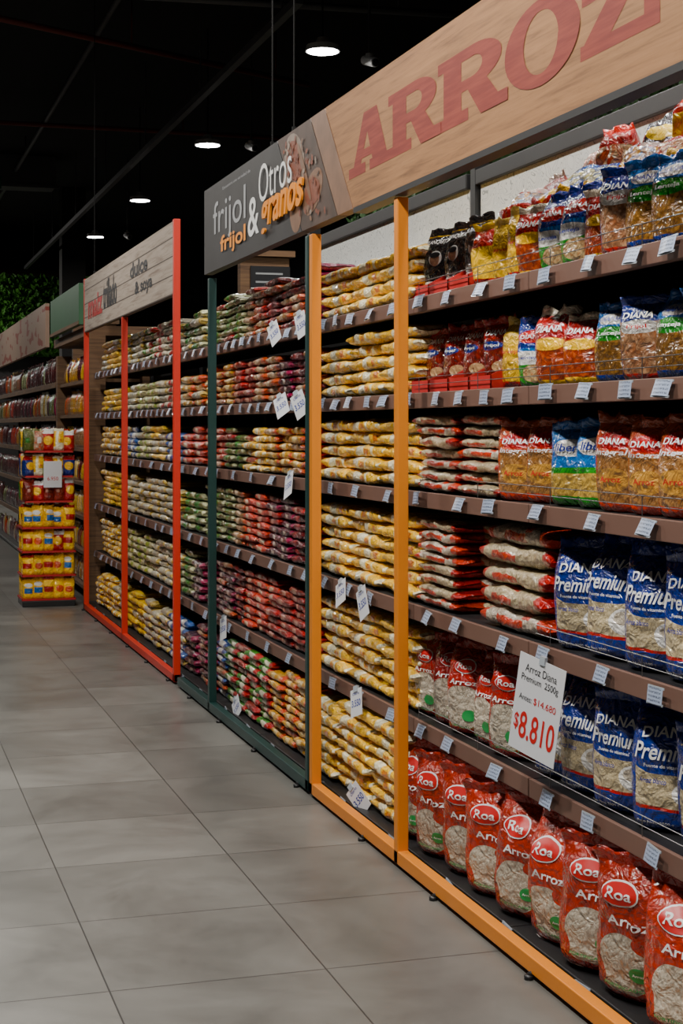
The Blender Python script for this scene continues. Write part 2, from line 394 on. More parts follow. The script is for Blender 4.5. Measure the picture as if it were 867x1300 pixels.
# ------------------------------------------------------------------ bags
def se(c, n): return math.copysign(abs(c)**(2.0/n), c)
def lying_mb(L, W, T, seed, nr=18, nc=22):
    mb = MB(); V = []; UV = []
    ss = [-1-.03, -1-.0, -.985, -.95]+[-1+2*i/nr for i in range(1, nr)]+[.95, .985, 1.0, 1.03]
    for s in ss:
        a_ = min(1, abs(s)); fin = abs(s) >= 1
        bb = .0018 if fin else max(.0018, T/2*(1-a_**6.0)**.5)
        aa = W/2*(.95 if not fin else .88)
        for j in range(nc+1):
            ph = -math.pi+2*math.pi*j/nc
            y = -aa*se(math.cos(ph), 4.2); z = bb*se(math.sin(ph), 3.0); x = s*L/2
            if not fin:
                k = noise.noise(Vector((x*11+seed*3.1, y*11, z*20+seed)))
                k2 = noise.noise(Vector((x*36+seed*3.1, y*30, z*40+seed*5)))
                y *= 1+.07*k+.06*k2; z *= 1+.14*k+.18*k2
                z += .005*noise.noise(Vector((x*9+seed*1.7, y*7, seed)))
            else:
                z += .004*math.sin(y*60+seed); x += .003*noise.noise(Vector((y*60, seed, 0)))
            V.append((x, y, z)); UV.append((.5+s/2.1, j/nc))
    F = []; n1 = nc+1
    for i in range(len(ss)-1):
        for j in range(nc): F.append((i*n1+j, (i+1)*n1+j, (i+1)*n1+j+1, i*n1+j+1))
    mb.add(V, F, UV)
    return mb
def upright_mbs(W, H, T, seed, nr=26, nc=30, sealv=.9, lean=.0, wr=1.0):
    vs = [i/nr for i in range(nr+1)]
    vs = sorted(set(vs+[sealv, .015]))
    tv = ([0, .015, .05, .1, .3, .55, .74, .86, .9, 1], [.45, .72, .9, .98, 1, .94, .74, .28, .06, .03])
    wv = ([0, .015, .06, .3, .6, .85, 1], [.78, .88, .96, 1.0, .99, .97, .93])
    fold = .5+.5*math.sin(seed*1.7)
    def ring(v, out, uo):
        t = np.interp(v, *tv)*T/2; w = np.interp(v, *wv)*W/2
        for j in range(nc+1):
            ph = -math.pi+2*math.pi*j/nc
            x = w*se(math.sin(ph), 2.4); y = -t*se(math.cos(ph), 2.4); z = v*H
            amp = wr*(.55+1.2*max(0, v-.3))*(1 if v > .03 else .0)
            k = noise.noise(Vector((x*18+seed*5.3, y*10, z*9+seed)))
            k2 = noise.noise(Vector((x*42+seed*2.3, y*20, z*18+seed*3)))
            rd = 1-2*abs(noise.noise(Vector((x*30+z*12+seed*1.3, y*8, z*14-x*9+seed*2))))
            rfac = 1+amp*(.22*k+.12*k2+.12*rd)
            y = y*rfac+(lean+.02*math.sin(seed*2.1+x*20))*max(0, v-.55)**1.5*H/.3
            x = x*(1+.09*k*amp)
            if v > .86:
                z += .006*noise.noise(Vector((x*30, seed, 1)))*3*(v-.86)/.14-.04*H*fold*(x/W)*2*(v-.86)/.14*math.cos(seed)
                y += .012*math.sin(x*70+seed*3)*(v-.86)/.14
            out.append((x, y, z)); uo.append((math.sin(ph)*.5*(w/(W/2))+.5, v))
    body = MB(); seal = MB(); n1 = nc+1
    bv = [v for v in vs if v <= sealv+1e-6]; sv = [v for v in vs if v >= sealv-1e-6]
    for mb, lst in ((body, bv), (seal, sv)):
        V = []; UV = []
        for v in lst: ring(v, V, UV)
        F = []
        for i in range(len(lst)-1):
            for j in range(nc): F.append((i*n1+j, i*n1+j+1, (i+1)*n1+j+1, (i+1)*n1+j))
        if mb is body: F.append(tuple(range(nc-1, -1, -1)))
        else: F.append(tuple((len(lst)-1)*n1+j for j in range(nc)))
        mb.add(V, F, UV)
    return body, seal
def decals(body, W, H, items):
    bvh = BVHTree.FromPolygons([Vector(v) for v in body.v], body.f)
    def proj(u, v, off=.0025):
        x = (u-.5)*W; z = v*H
        h = bvh.ray_cast(Vector((x, -1, z)), Vector((0, 1, 0)))
        if h[0] is None: return (x, 0, z)
        return (x, h[0].y-off, z)
    for it in items:
        if it[0] == 'text':
            _, s, u0, u1, v0, v1, m, sh, arc = it
            tv_, f, _ = textgeo(s, sh, .015)
            body.add([proj(u0+(u1-u0)*a, v0+(v1-v0)*c+arc*(1-(2*a-1)**2), .0065) for a, c in tv_], f, mat=m)
        elif it[0] == 'disc':
            _, cu, cv, ru, rv, m, off = it
            pts = [proj(cu, cv, off)]; n = 20; rings = 5
            for r in range(1, rings+1):
                for i in range(n):
                    t = 2*math.pi*i/n; pts.append(proj(cu+ru*r/rings*math.cos(t), cv+rv*r/rings*math.sin(t), off))
            f = [(0, 1+i, 1+(i+1) % n) for i in range(n)]
            for r in range(1, rings):
                a = 1+(r-1)*n; c = 1+r*n
                f += [(a+i, c+i, c+(i+1) % n, a+(i+1) % n) for i in range(n)]
            body.add(pts, f, mat=m)
C = lambda *c: ('c', c)
Gr = lambda a, b_, s=150: ('g', a, b_, s)
RICE = Gr((.74, .63, .43), (.54, .43, .26), 150)
RICEW = Gr((.76, .69, .57), (.52, .43, .33), 150)
BLUE = C(.008, .028, .22); LBLUE = C(.02, .14, .45); REDc = C(.44, .010, .007); ORED = C(.58, .035, .008); WHT = C(.78, .76, .72)
GRN = C(.035, .23, .035); BLK = C(.012, .012, .014); YEL = C(.95, .52, .015)
U = {}; protos_ = []
def utype(key, name, W, H, T, base, layers, dec, label, cat, sealcol, nvar=4, wr=1.0, rough=.24):
    mat = bagmat('film_'+key, base, layers, rough=rough); ms = bagmat('seal_'+key, sealcol, (), rough=.25)
    U[key] = dict(name=name, W=W, H=H, T=T, label=label, cat=cat, vars=[])
    for s in range(nvar):
        bo, se_ = upright_mbs(W, H, T, s*7+len(key)+len(U), lean=(-.35, -.1, .2, .05)[s % 4]*.3, wr=wr)
        decals(bo, W, H, dec)
        bm = bo.mesh(name+'_body', [mat, M_white, M_redp, M_bluep, M_greenp, M_orangep, M_brn, M_tan, M_blackp], True)
        sm = se_.mesh(name+'_seal', [ms], True)
        o1 = bpy.data.objects.new(name, bm); o2 = bpy.data.objects.new('top_seal', sm)
        U[key]['vars'].append((o1, o2)); protos_.extend((o1, o2))
def upr(key, x, y, z, rz=0, tilt=0, group='bags', label=None, sc=1.0):
    t = U[key]; a, b_ = R.choice(t['vars'])
    o = a.copy(); COL.objects.link(o); c = b_.copy(); COL.objects.link(c); c.parent = o
    o.location = (x, y, z); o.scale = (sc, sc, sc)
    o.rotation_euler = (Matrix.Rotation(-math.pi/2+rz, 4, 'Z') @ Matrix.Rotation(tilt, 4, 'X')).to_euler()
    top(o, label or t['label'], t['cat'], group); return o

utype('bluerice', 'rice_bag', .23, .335, .155, RICE,
      [('ell', .5, .64, .66, .20, BLUE), ('rect', 0, 1, 0, .17, BLUE), ('rect', 0, 1, .17, .195, REDc), ('rect', 0, 1, .82, 1, BLUE), ('ell', .76, .31, .2, .10, WHT), ('ell', .76, .33, .15, .055, RICEW), ('rect', .0, .12, .1, .9, BLUE), ('rect', .90, 1, .3, .9, BLUE)],
      [('text', 'DIANA', .2, .8, .70, .775, 1, 0, .015), ('text', 'Premium', .11, .89, .545, .67, 1, .25, .0), ('text', 'Fuente de vitaminas', .25, .75, .49, .515, 1, 0, 0), ('text', 'Arroz blanco', .18, .52, .37, .41, 3, .2, 0), ('text', 'Peso Neto 2500 g', .15, .6, .06, .085, 1, 0, 0)],
      'clear bag of white rice with blue printed band', 'rice bag', BLUE)
DR = C(.42, .026, .008)
utype('redrice', 'rice_bag', .285, .375, .195, DR,
      [('ell', .47, .27, .29, .20, RICEW), ('rect', 0, 1, 0, .08, DR), ('ell', .80, .43, .25, .08, DR), ('ell', .14, .14, .14, .12, DR)],
      [('disc', .42, .735, .21, .085, 1, .003), ('disc', .42, .735, .195, .075, 2, .0045), ('text', 'Roa', .28, .56, .70, .77, 1, .0, .0),
       ('text', 'Arroz', .30, .78, .53, .595, 1, 0, 0), ('disc', .65, .23, .10, .052, 4, .004), ('text', 'FORTIFICADO', .26, .70, .115, .137, 4, 0, 0), ('text', 'Arroz', .59, .71, .22, .24, 1, 0, 0), ('text', 'Peso Neto', .2, .4, .025, .045, 1, 0, 0)],
      'red bag of white rice with green round seal', 'rice bag', C(.38, .022, .01))
utype('redrices', 'rice_bag', .235, .315, .155, C(.36, .014, .01),
      [('ell', .45, .30, .32, .23, RICEW), ('rect', 0, 1, 0, .08, REDc), ('rect', 0, 1, .85, 1, C(.3, .012, .01))],
      [('disc', .46, .73, .21, .075, 1, .003), ('disc', .46, .73, .195, .066, 2, .0045), ('text', 'Roa', .31, .61, .70, .76, 1, 0, 0), ('text', 'Arroz', .22, .72, .54, .595, 1, 0, 0), ('disc', .60, .22, .12, .06, 4, .004), ('text', 'FORTIFICADO', .22, .72, .085, .11, 4, 0, 0)],
      'small red bag of rice with green seal', 'rice bag', C(.3, .015, .01))
utype('bluegreen', 'grain_bag', .18, .24, .11, LBLUE,
      [('rect', 0, 1, 0, .38, GRN), ('ell', .35, .42, .5, .10, WHT), ('rect', 0, 1, .56, 1, BLUE), ('ell', .5, .72, .36, .09, REDc), ('ell', .6, .2, .3, .13, Gr((.6, .45, .25), (.4, .2, .1), 100))],
      [('text', 'DIANA', .24, .76, .69, .75, 1, 0, 0), ('text', 'Lenteja', .2, .7, .39, .45, 3, .2, 0)],
      'blue and green printed grain bag', 'grain bag', BLUE)
utype('blueyellow', 'grain_bag', .18, .25, .11, Gr((.75, .52, .18), (.55, .35, .1), 130),
      [('rect', 0, 1, .45, .9, LBLUE), ('rect', 0, 1, .38, .45, GRN), ('rect', 0, 1, 0, .12, GRN), ('ell', .5, .68, .38, .1, WHT)],
      [('text', 'liberal', .18, .82, .64, .73, 3, .2, 0)],
      'blue and yellow printed parboiled rice bag', 'grain bag', LBLUE)
utype('pinto', 'bean_bag', .18, .24, .11, Gr((.36, .15, .08), (.55, .33, .2), 75),
      [('rect', 0, 1, .70, .9, BLUE), ('ell', .5, .64, .36, .08, WHT), ('rect', 0, 1, 0, .1, REDc), ('rect', .0, .1, 0, 1, BLUE)],
      [('text', 'DIANA', .2, .8, .74, .81, 1, 0, 0), ('text', 'Frijol', .3, .7, .61, .67, 2, 0, 0)],
      'clear bag of pinto beans with blue header', 'bean bag', BLUE)
utype('redpack', 'bean_bag', .17, .23, .11, Gr((.30, .05, .03), (.55, .15, .08), 75),
      [('rect', 0, 1, .62, .9, REDc), ('ell', .5, .55, .36, .08, YEL), ('rect', 0, 1, 0, .1, YEL)],
      [('text', 'DIANA', .2, .8, .70, .78, 1, 0, 0)],
      'clear bag of red beans with yellow label', 'bean bag', C(.75, .65, .5), wr=1.4)
utype('lentil', 'bean_bag', .18, .24, .11, Gr((.18, .085, .03), (.38, .2, .07), 100),
      [('rect', 0, 1, .68, .9, LBLUE), ('ell', .5, .6, .36, .09, GRN), ('rect', 0, 1, 0, .1, BLUE), ('ell', .5, .78, .3, .07, WHT)],
      [('text', 'DIANA', .26, .74, .755, .81, 3, 0, 0), ('text', 'Lenteja', .25, .75, .57, .63, 1, 0, 0)],
      'clear bag of brown lentils with blue and green header', 'bean bag', LBLUE)
utype('redbean', 'bean_bag', .19, .25, .10, Gr((.14, .012, .01), (.30, .03, .02), 80),
      [('rect', 0, 1, .68, 1, REDc), ('rect', 0, 1, 0, .14, REDc), ('ell', .62, .3, .2, .08, C(.5, .32, .18)), ('ell', .35, .6, .3, .06, BLUE)],
      [('text', 'DIANA', .22, .78, .74, .82, 1, 0, 0), ('text', 'Frijol', .2, .6, .57, .62, 1, 0, 0)],
      'dark red bag of kidney beans with red header', 'bean bag', REDc)
utype('black', 'rice_pouch', .19, .27, .09, BLK,
      [('rect', 0, 1, 0, .2, REDc), ('rect', 0, 1, .2, .23, WHT), ('rect', 0, 1, .88, .92, C(.4, .25, .05))],
      [('disc', .5, .56, .20, .11, 1, .002), ('disc', .5, .54, .14, .09, 7, .004), ('disc', .5, .61, .16, .04, 8, .005), ('text', 'BLANQUITA', .15, .85, .76, .83, 1, 0, 0), ('text', '1000 g', .35, .65, .08, .13, 1, 0, 0)],
      'black rice pouch with white oval picture and red base', 'rice pouch', BLK)
utype('brown', 'rice_bag', .19, .255, .11, Gr((.33, .15, .06), (.5, .28, .13), 140),
      [('rect', 0, 1, .62, 1, C(.48, .055, .012)), ('rect', 0, 1, 0, .12, ORED), ('ell', .5, .74, .34, .09, C(.5, .01, .01)), ('rect', 0, .14, 0, 1, C(.4, .07, .02)), ('ell', .5, .35, .3, .12, C(.55, .3, .1))],
      [('text', 'DIANA', .22, .78, .71, .77, 1, 0, 0), ('text', 'Integral', .16, .84, .585, .66, 1, .2, 0), ('text', 'Arroz', .3, .7, .33, .39, 2, 0, 0)],
      'orange and clear bag of brown rice', 'rice bag', C(.42, .07, .02))
utype('yellowc', 'grain_bag', .18, .24, .11, Gr((.85, .55, .12), (.7, .38, .06), 100),
      [('rect', 0, 1, .6, 1, C(.9, .58, .12)), ('ell', .5, .5, .4, .12, YEL), ('rect', 0, 1, 0, .1, REDc)],
      [('text', 'Arveja', .22, .78, .47, .54, 2, 0, 0)],
      'clear bag of split peas with yellow label', 'grain bag', C(.85, .6, .2))
MIXB = [('mixed', Gr((.85, .40, .06), (.2, .35, .6), 45), Gr((.7, .05, .05), (.85, .8, .7), 40), REDc, C(.75, .65, .6)),
        ('mixedred', Gr((.70, .05, .03), (.9, .7, .4), 40), C(.6, .02, .015), YEL, C(.6, .03, .02)),
        ('mixedpink', Gr((.9, .78, .68), (.8, .2, .12), 35), C(.8, .5, .42), REDc, C(.85, .7, .62)),
        ('mixedyellow', C(.95, .55, .02), C(.65, .03, .015), REDc, C(.95, .6, .05)),
        ('mixedblue', Gr((.1, .18, .5), (.85, .75, .25), 40), C(.02, .10, .45), YEL, C(.06, .15, .5))]
for kk, bs, tp, bt, sl in MIXB:
    utype(kk, 'grain_bag', .18, .22, .12, bs, [('rect', 0, 1, .62, 1, tp), ('rect', 0, 1, 0, .12, bt)], [], 'colourful glossy bag of mixed grains', 'grain bag', sl, wr=1.7, nvar=3)
utype('blackbean', 'bean_bag', .18, .22, .12, Gr((.015, .015, .02), (.08, .06, .06), 80),
      [('rect', 0, 1, 0, .2, REDc), ('ell', .5, .5, .3, .12, C(.7, .5, .1))], [],
      'clear bag of black beans with gold label', 'bean bag', BLK, wr=1.7)

def lm(key, base, layers, rough=.28): return bagmat('pillow_'+key, base, layers, rough=rough, wob=.035)
YB = C(1.0, .56, .004); YW = C(.92, .86, .62)
LY = {
 'yellow': lm('yellow', YB, [('rect', .26, .44, .42, .80, YW), ('rect', .62, .68, .2, .8, YW), ('rect', 0, .04, 0, 1, YW), ('rect', .96, 1, 0, 1, YW), ('rect', .47, .58, .46, .54, C(.75, .22, .01))]),
 'yellow2': lm('yellow2', YW, [('rect', .04, .40, .2, .9, YB), ('rect', .58, .96, .38, .9, YB), ('rect', .7, .8, .45, .55, C(.75, .2, .02))]),
 'redwhite': lm('redwhite', RICEW, [('rect', 0, .13, 0, 1, ORED), ('rect', .87, 1, 0, 1, ORED), ('rect', .28, .66, .45, .53, ORED), ('ell', .5, .75, .14, .08, GRN), ('rect', .62, .74, .55, .9, ORED)]),
 'redwhite2': lm('redwhite2', RICE, [('rect', 0, .10, 0, 1, REDc), ('rect', .90, 1, 0, 1, REDc), ('rect', .2, .55, .43, .51, ORED), ('rect', .35, .55, .62, .85, REDc)]),
 'darkred': lm('darkred', Gr((.08, .008, .01), (.2, .02, .02), 90), [('rect', .3, .55, .4, .8, C(.32, .03, .03)), ('rect', 0, .06, 0, 1, C(.4, .3, .3))]),
 'purple': lm('purple', Gr((.05, .015, .025), (.15, .035, .045), 90), [('rect', .4, .62, .44, .54, C(.45, .36, .3)), ('rect', .9, 1, 0, 1, C(.28, .035, .08))]),
 'redbean': lm('redbean', Gr((.28, .03, .022), (.42, .08, .05), 90), [('rect', .25, .45, .42, .55, C(.58, .3, .22)), ('rect', .85, 1, 0, 1, REDc)]),
 'redorange': lm('redorange', ORED, [('rect', .3, .6, .42, .54, C(.7, .5, .35)), ('rect', .0, .1, 0, 1, GRN)]),
 'tan': lm('tan', Gr((.48, .28, .14), (.34, .16, .07), 100), [('rect', .25, .5, .42, .6, C(.58, .42, .28)), ('rect', .8, 1, 0, 1, C(.55, .09, .03))]),
 'orange': lm('orange', Gr((.80, .36, .04), (.9, .52, .1), 110), [('rect', .3, .55, .42, .6, C(.8, .6, .3)), ('rect', .85, 1, 0, 1, C(.65, .08, .02))]),
 'green': lm('green', Gr((.11, .15, .03), (.24, .25, .06), 100), [('rect', .2, .5, .4, .62, C(.04, .22, .03)), ('rect', .85, 1, 0, 1, C(.5, .5, .3))]),
 'greenred': lm('greenred', C(.06, .22, .03), [('rect', .4, .75, .4, .6, C(.7, .65, .5)), ('rect', .75, 1, 0, 1, REDc)]),
 'white': lm('white', C(.62, .56, .40), [('rect', .2, .5, .4, .62, C(.45, .44, .36)), ('rect', .85, 1, 0, 1, C(.5, .35, .1))]),
 'whitered': lm('whitered', C(.6, .54, .42), [('rect', .3, .65, .4, .6, REDc)]),
 'whitegreen': lm('whitegreen', C(.57, .52, .31), [('rect', .3, .65, .4, .6, C(.28, .38, .06))]),
 'blue': lm('blue', C(.04, .1, .32), [('rect', .3, .65, .4, .65, WHT)]),
 'cream': lm('cream', C(.85, .56, .10), [('rect', .35, .7, .38, .62, YEL)]),
 'clearmix': lm('clearmix', Gr((.8, .62, .45), (.7, .12, .05), 60), [('rect', .3, .6, .4, .7, C(.8, .74, .68))]),
}
SH = {}
DIM = {'big': (.405, .28, .056), 'bigred': (.372, .30, .042), 'huge': (.50, .33, .072), 'small': (.228, .19, .041), 'mid': (.278, .22, .052)}
for key_, (L_, W_, T_) in DIM.items():
    SH[key_] = [lying_mb(L_, W_, T_, s*3+1+len(SH)*11) for s in range(6)]
reg = {}
_mc = {}
def stack(name, shp, mats, y, z, layers, xf, label, group, jit=.9):
    L, W, T = DIM[shp]
    for k in range(layers):
        vi = R.randrange(6); mk_ = R.choice(mats)
        rz = -math.pi/2+R.uniform(-.06, .06)*jit
        M = Matrix.Translation((xf+W/2+R.uniform(-.010, .020)*jit, y+R.uniform(-.010, .010)*jit, z+T/2+k*T*.90+.002)) @ Matrix.Rotation(rz, 4, 'Z') @ Matrix.Rotation(R.uniform(-.03, .02), 4, 'X')
        reg.setdefault(name, []).append((y, shp, vi, mk_, M, label, group))
XF = SF+.022
lay = [7, 6, 6, 5, 5, 4]
for si in range(6):
    for c, y in enumerate((6.34, 5.92, 5.50)):
        stack('rice_bag', 'big', ['yellow', 'yellow', 'yellow2'], y, SZ[si], lay[si]-(1 if c == 0 and si in (4, 0) else 0), XF if si else SF-.03,
              'yellow plastic bag of rice lying in a stack', 'yellow rice bags stacked on shelves')
for y in (5.10, 4.715):
    stack('rice_bag', 'bigred', ['redwhite', 'redwhite2'], y, SZ[3], 7, XF, 'red and clear bag of rice lying in a stack', 'red rice bags stacked on shelves')
stack('rice_bag', 'bigred', ['redwhite2', 'redwhite'], 5.10, SZ[2], 8, XF, 'red and clear bag of rice lying in a stack', 'red rice bags stacked on shelves')
stack('rice_bag', 'bigred', ['redwhite2', 'redwhite'], 4.88, SZ[2], 8, XF+.10, 'red and clear bag of rice lying in a stack', 'red rice bags stacked on shelves')
stack('rice_bag', 'huge', ['redwhite', 'redwhite2'], 4.44, SZ[2], 5, XF, 'large red and clear rice bag lying in a stack', 'red rice bags stacked on shelves', jit=.9)
prog = {
 5: [('purple', 6.50, 6.75), ('darkred', 6.75, 7.5), ('tan', 7.5, 8.0), ('green', 8.0, 9.0)],
 4: [('darkred', 6.5, 6.95), ('purple', 6.95, 7.2), ('tan', 7.2, 7.7), ('redbean', 7.7, 8.1), ('orange', 8.1, 9.0)],
 3: [('redbean', 6.6, 6.9), ('orange', 6.9, 7.5), ('yellow', 7.5, 7.9), ('green', 7.9, 8.5), ('redorange', 8.5, 9.0)],
 2: [('darkred', 6.5, 7.1), ('purple', 7.1, 7.4), ('redorange', 7.4, 8.0), ('tan', 8.0, 8.3), ('green', 8.3, 9.0)],
 1: [('redbean', 6.5, 7.3), ('redorange', 7.3, 7.9), ('darkred', 7.9, 8.3), ('purple', 8.3, 9.0)],
 0: [('orange', 6.4, 7.2), ('greenred', 7.2, 8.1), ('blue', 8.1, 8.5), ('purple', 8.5, 9.0)],
}
DESC = {'purple': 'purple beans', 'darkred': 'dark red beans', 'tan': 'tan beans', 'green': 'green peas', 'redbean': 'red beans', 'orange': 'orange lentils', 'yellow': 'yellow corn',
        'redorange': 'red printed grain', 'greenred': 'green printed grain', 'blue': 'blue printed grain', 'white': 'white sugar', 'whitered': 'red printed flour', 'whitegreen': 'green printed flour', 'cream': 'corn flour'}
layb = [9, 8, 8, 6, 6, 6]
for si, segs in prog.items():
    y = 6.67
    while y < 9.0:
        key = next((s[0] for s in segs if s[1] <= y < s[2]), segs[-1][0])
        alts = [key, key, key, R.choice(['tan', 'redbean', key])]
        stack('bean_bag' , 'small', alts, y, SZ[si], layb[si]+R.choice([0, 0, -1, 1 if si == 5 else 0]), XF if si else SF-.02, 'small clear bag of %s lying in a stack' % DESC[key], 'bean bags stacked on shelves')
        y += .234
prog2 = {
 5: [('green', 9, 9.6), ('whitered', 9.6, 10.4), ('greenred', 10.4, 10.9), ('white', 10.9, 11.9), ('cream', 11.9, 13.3)],
 4: [('orange', 9, 9.7), ('whitered', 9.7, 10.5), ('whitegreen', 10.5, 11.2), ('redorange', 11.2, 11.5), ('white', 11.5, 11.9), ('cream', 11.9, 13.3)],
 3: [('redorange', 9, 9.6), ('blue', 9.6, 10.2), ('cream', 10.2, 10.8), ('whitegreen', 10.8, 11.4), ('blue', 11.4, 12.1), ('yellow', 12.1, 13.3)],
 2: [('green', 9, 9.7), ('white', 9.7, 11.8), ('cream', 11.8, 13.3)],
 1: [('purple', 9, 9.4), ('green', 9.4, 9.8), ('white', 9.8, 10.6), ('whitegreen', 10.6, 11.8), ('yellow', 11.8, 13.3)],
 0: [('purple', 9, 9.4), ('blue', 9.4, 9.8), ('white', 9.8, 10.8), ('cream', 10.8, 11.6), ('yellow', 11.6, 13.3)],
}
for si, segs in prog2.items():
    y = 9.16
    while y < 13.1:
        key = next((s[0] for s in segs if s[1] <= y < s[2]), segs[-1][0])
        n = [6, 6, 6, 5, 4, 5][si]+R.choice([0, 0, -1])
        stack('flour_bag', 'mid', [key, key, R.choice(['white', key])], y, SZ[si], n, XF if si else SF-.02, 'bag of %s lying in a stack' % DESC[key], 'flour and sugar bags stacked on shelves')
        y += .285
for y in (5.12, 4.83, 4.54, 4.25, 3.96, 3.67, 3.38, 3.09):
    stack('grain_bag', 'mid', ['clearmix', 'clearmix', 'yellow2', 'orange', 'redorange'], y, SZ[5], 5 if y < 4.6 else 4, 2.08, 'clear bag of mixed grains lying in a stack', 'grain bags on the top shelf', jit=1.5)
for si, ya, yb in ((4, 3.1, 5.2), (3, 3.1, 4.4)):
    y = ya
    while y < yb:
        stack('grain_bag', 'mid', ['clearmix', 'orange', 'tan'], y, SZ[si], 5, 2.10, 'clear bag of mixed grains lying in a stack', 'grain bags behind upright packs'); y += .29

def instantiate():
    for name, L in reg.items():
        L.sort(key=lambda t: t[0])
        already = sum(1 for o in COL.objects if o.name.split('.')[0] == name)
        lim = max(0, 300-already)
        for (y, shp, vi, mt, M, label, group) in L[:lim]:
            k = (shp, vi, mt)
            if k not in _mc: _mc[k] = SH[shp][vi].mesh('lying_bag', [LY[mt]], True)
            o = bpy.data.objects.new(name, _mc[k]); COL.objects.link(o); o.matrix_world = M
            top(o, label, name.replace('_', ' '), group)
        rest = L[lim:]
        if rest:
            keys = sorted(set(t[3] for t in rest)); mb = MB()
            for (y, shp, vi, mt, M, label, group) in rest:
                src = SH[shp][vi]; A = np.array(src.v); Mn = np.array(M)
                A = A @ Mn[:3, :3].T+Mn[:3, 3]
                mb.add(A.tolist(), src.f, src.uv, keys.index(mt))
            mk(name, mb.mesh(name+'_pile', [LY[k] for k in keys], True), label='many more %ss stacked along the shelves' % name.replace('_', ' '), cat=name.replace('_', ' '), kind='stuff')

def carton(x, y, z, w=.175, d=.2, h=.15, mat=None):
    b = MB(); t = .003
    b.box(-d/2, d/2, -w/2, w/2, 0, t)
    b.box(d/2-t, d/2, -w/2, w/2, 0, h)
    b.box(-d/2, -d/2+t, -w/2, w/2, 0, h*.3)
    for s in (-1, 1):
        y0, y1 = (s*w/2, s*w/2-s*t)
        v = []
        for q in (y0, y1): v += [(-d/2, q, 0), (d/2, q, 0), (d/2, q, h), (-d/2, q, h*.3)]
        b.add(v, [(0, 1, 2, 3), (7, 6, 5, 4), (0, 4, 5, 1), (1, 5, 6, 2), (2, 6, 7, 3), (3, 7, 4, 0)])
    return mk('display_carton', b.mesh('display_carton', [mat]), loc=(x, y, z), label='open red cardboard display carton on shelf', cat='display box', group='red display cartons')
M_cart = pmat('red_cardboard', (.5, .012, .010), .6)
XU = SF+.10
def row(key, ya, yb, pitch, si, x=None, group='', rzj=.25, sc=1.0, extra=.42, scj=.08):
    y = yb
    while y > ya:
        xx = (XU if x is None else x)+R.uniform(-.008, .02)
        upr(key if isinstance(key, str) else R.choice(key), xx, y+R.uniform(-.012, .012), SZ[si]+.001, rz=R.uniform(-rzj, rzj)+extra, tilt=R.uniform(-.06, .12), group=group, sc=sc*R.uniform(1-scj, 1.03))
        y -= pitch
for y in (5.26, 5.07, 4.88):
    carton(XU+.03, y, SZ[5]+.001, mat=M_cart); upr('black', XU+.02, y, SZ[5]+.006, rz=R.uniform(.1, .35), group='black pouches on top shelf', sc=.92)
for y in (5.26, 5.07, 4.88, 4.69):
    carton(XU+.03, y, SZ[4]+.001, mat=M_cart); upr('redbean', XU+.02, y, SZ[4]+.006, rz=R.uniform(.1, .35), group='bean bags upright on shelves', sc=.92)
row(['yellowc', 'mixedyellow', 'yellowc'], 4.42, 4.74, .14, 5, group='pea bags on top shelf', scj=.15)
row(['bluegreen', 'bluegreen', 'redpack'], 4.0, 4.38, .15, 5, group='blue and green bags on shelves', scj=.15)
row(['pinto', 'redpack'], 3.72, 3.95, .15, 5, group='bean bags upright on shelves', scj=.15)
row(['lentil', 'pinto', 'redpack'], 3.0, 3.66, .155, 5, group='bean bags upright on shelves', scj=.12)
row('yellowc', 4.42, 4.52, .18, 4, group='pea bags on shelf')
row(['bluegreen', 'redpack', 'bluegreen', 'bluegreen'], 3.90, 4.36, .155, 4, group='blue and green bags on shelves', scj=.12)
row(['lentil', 'pinto', 'redpack', 'lentil'], 3.0, 3.84, .16, 4, group='bean bags upright on shelves', scj=.12)
row('brown', 4.25, 4.46, .165, 3, group='brown rice bags upright')
row('blueyellow', 3.94, 4.13, .165, 3, group='blue and yellow bags')
row('brown', 3.0, 3.80, .165, 3, group='brown rice bags upright')
row('bluerice', 3.0, 4.06, .212, 2, x=XU+.02, group='blue banded rice bags upright', rzj=.3)
row('redrices', 4.42, 5.30, .19, 1, x=XU+.015, group='red rice bags upright')
row('bluerice', 3.0, 4.24, .212, 1, x=XU+.02, group='blue banded rice bags upright', rzj=.3)
row('redrice', 3.36, 5.26, .236, 0, x=SF+.062, group='red rice bags upright', extra=.42, rzj=.2, scj=.06, sc=.985)
row('bluegreen', 3.0, 3.16, .24, 0, x=SF+.045, group='blue and green bags on shelves', sc=1.4)
TOPM = ['mixed', 'mixedred', 'mixedpink', 'mixedyellow', 'mixedblue', 'mixedpink', 'mixedyellow']
y = 4.95; i = 0
while y > 2.95:
    k = 'blackbean' if i in (8, 9, 14, 15) else R.choice(TOPM)
    lie = i % 2 == 1
    upr(k, 2.18+R.uniform(-.03, .02), y, SZ[5]+(.27 if y < 4.6 else .20), rz=R.uniform(-.4, .9), tilt=-R.uniform(.9, 1.3) if lie else -R.uniform(.0, .6), group='mixed bags piled on top shelf', sc=.8 if y > 4.2 else .95)
    y -= .115; i += 1
y = 4.8
while y > 3.0:
    upr(R.choice(TOPM), 2.03+R.uniform(-.03, .02), y, SZ[5]+.21, rz=R.uniform(-.6, .9), tilt=-R.uniform(.6, 1.2), group='mixed bags piled on top shelf', sc=R.uniform(.7, .85))
    y -= .13
instantiate()
for o in protos_: bpy.data.objects.remove(o)

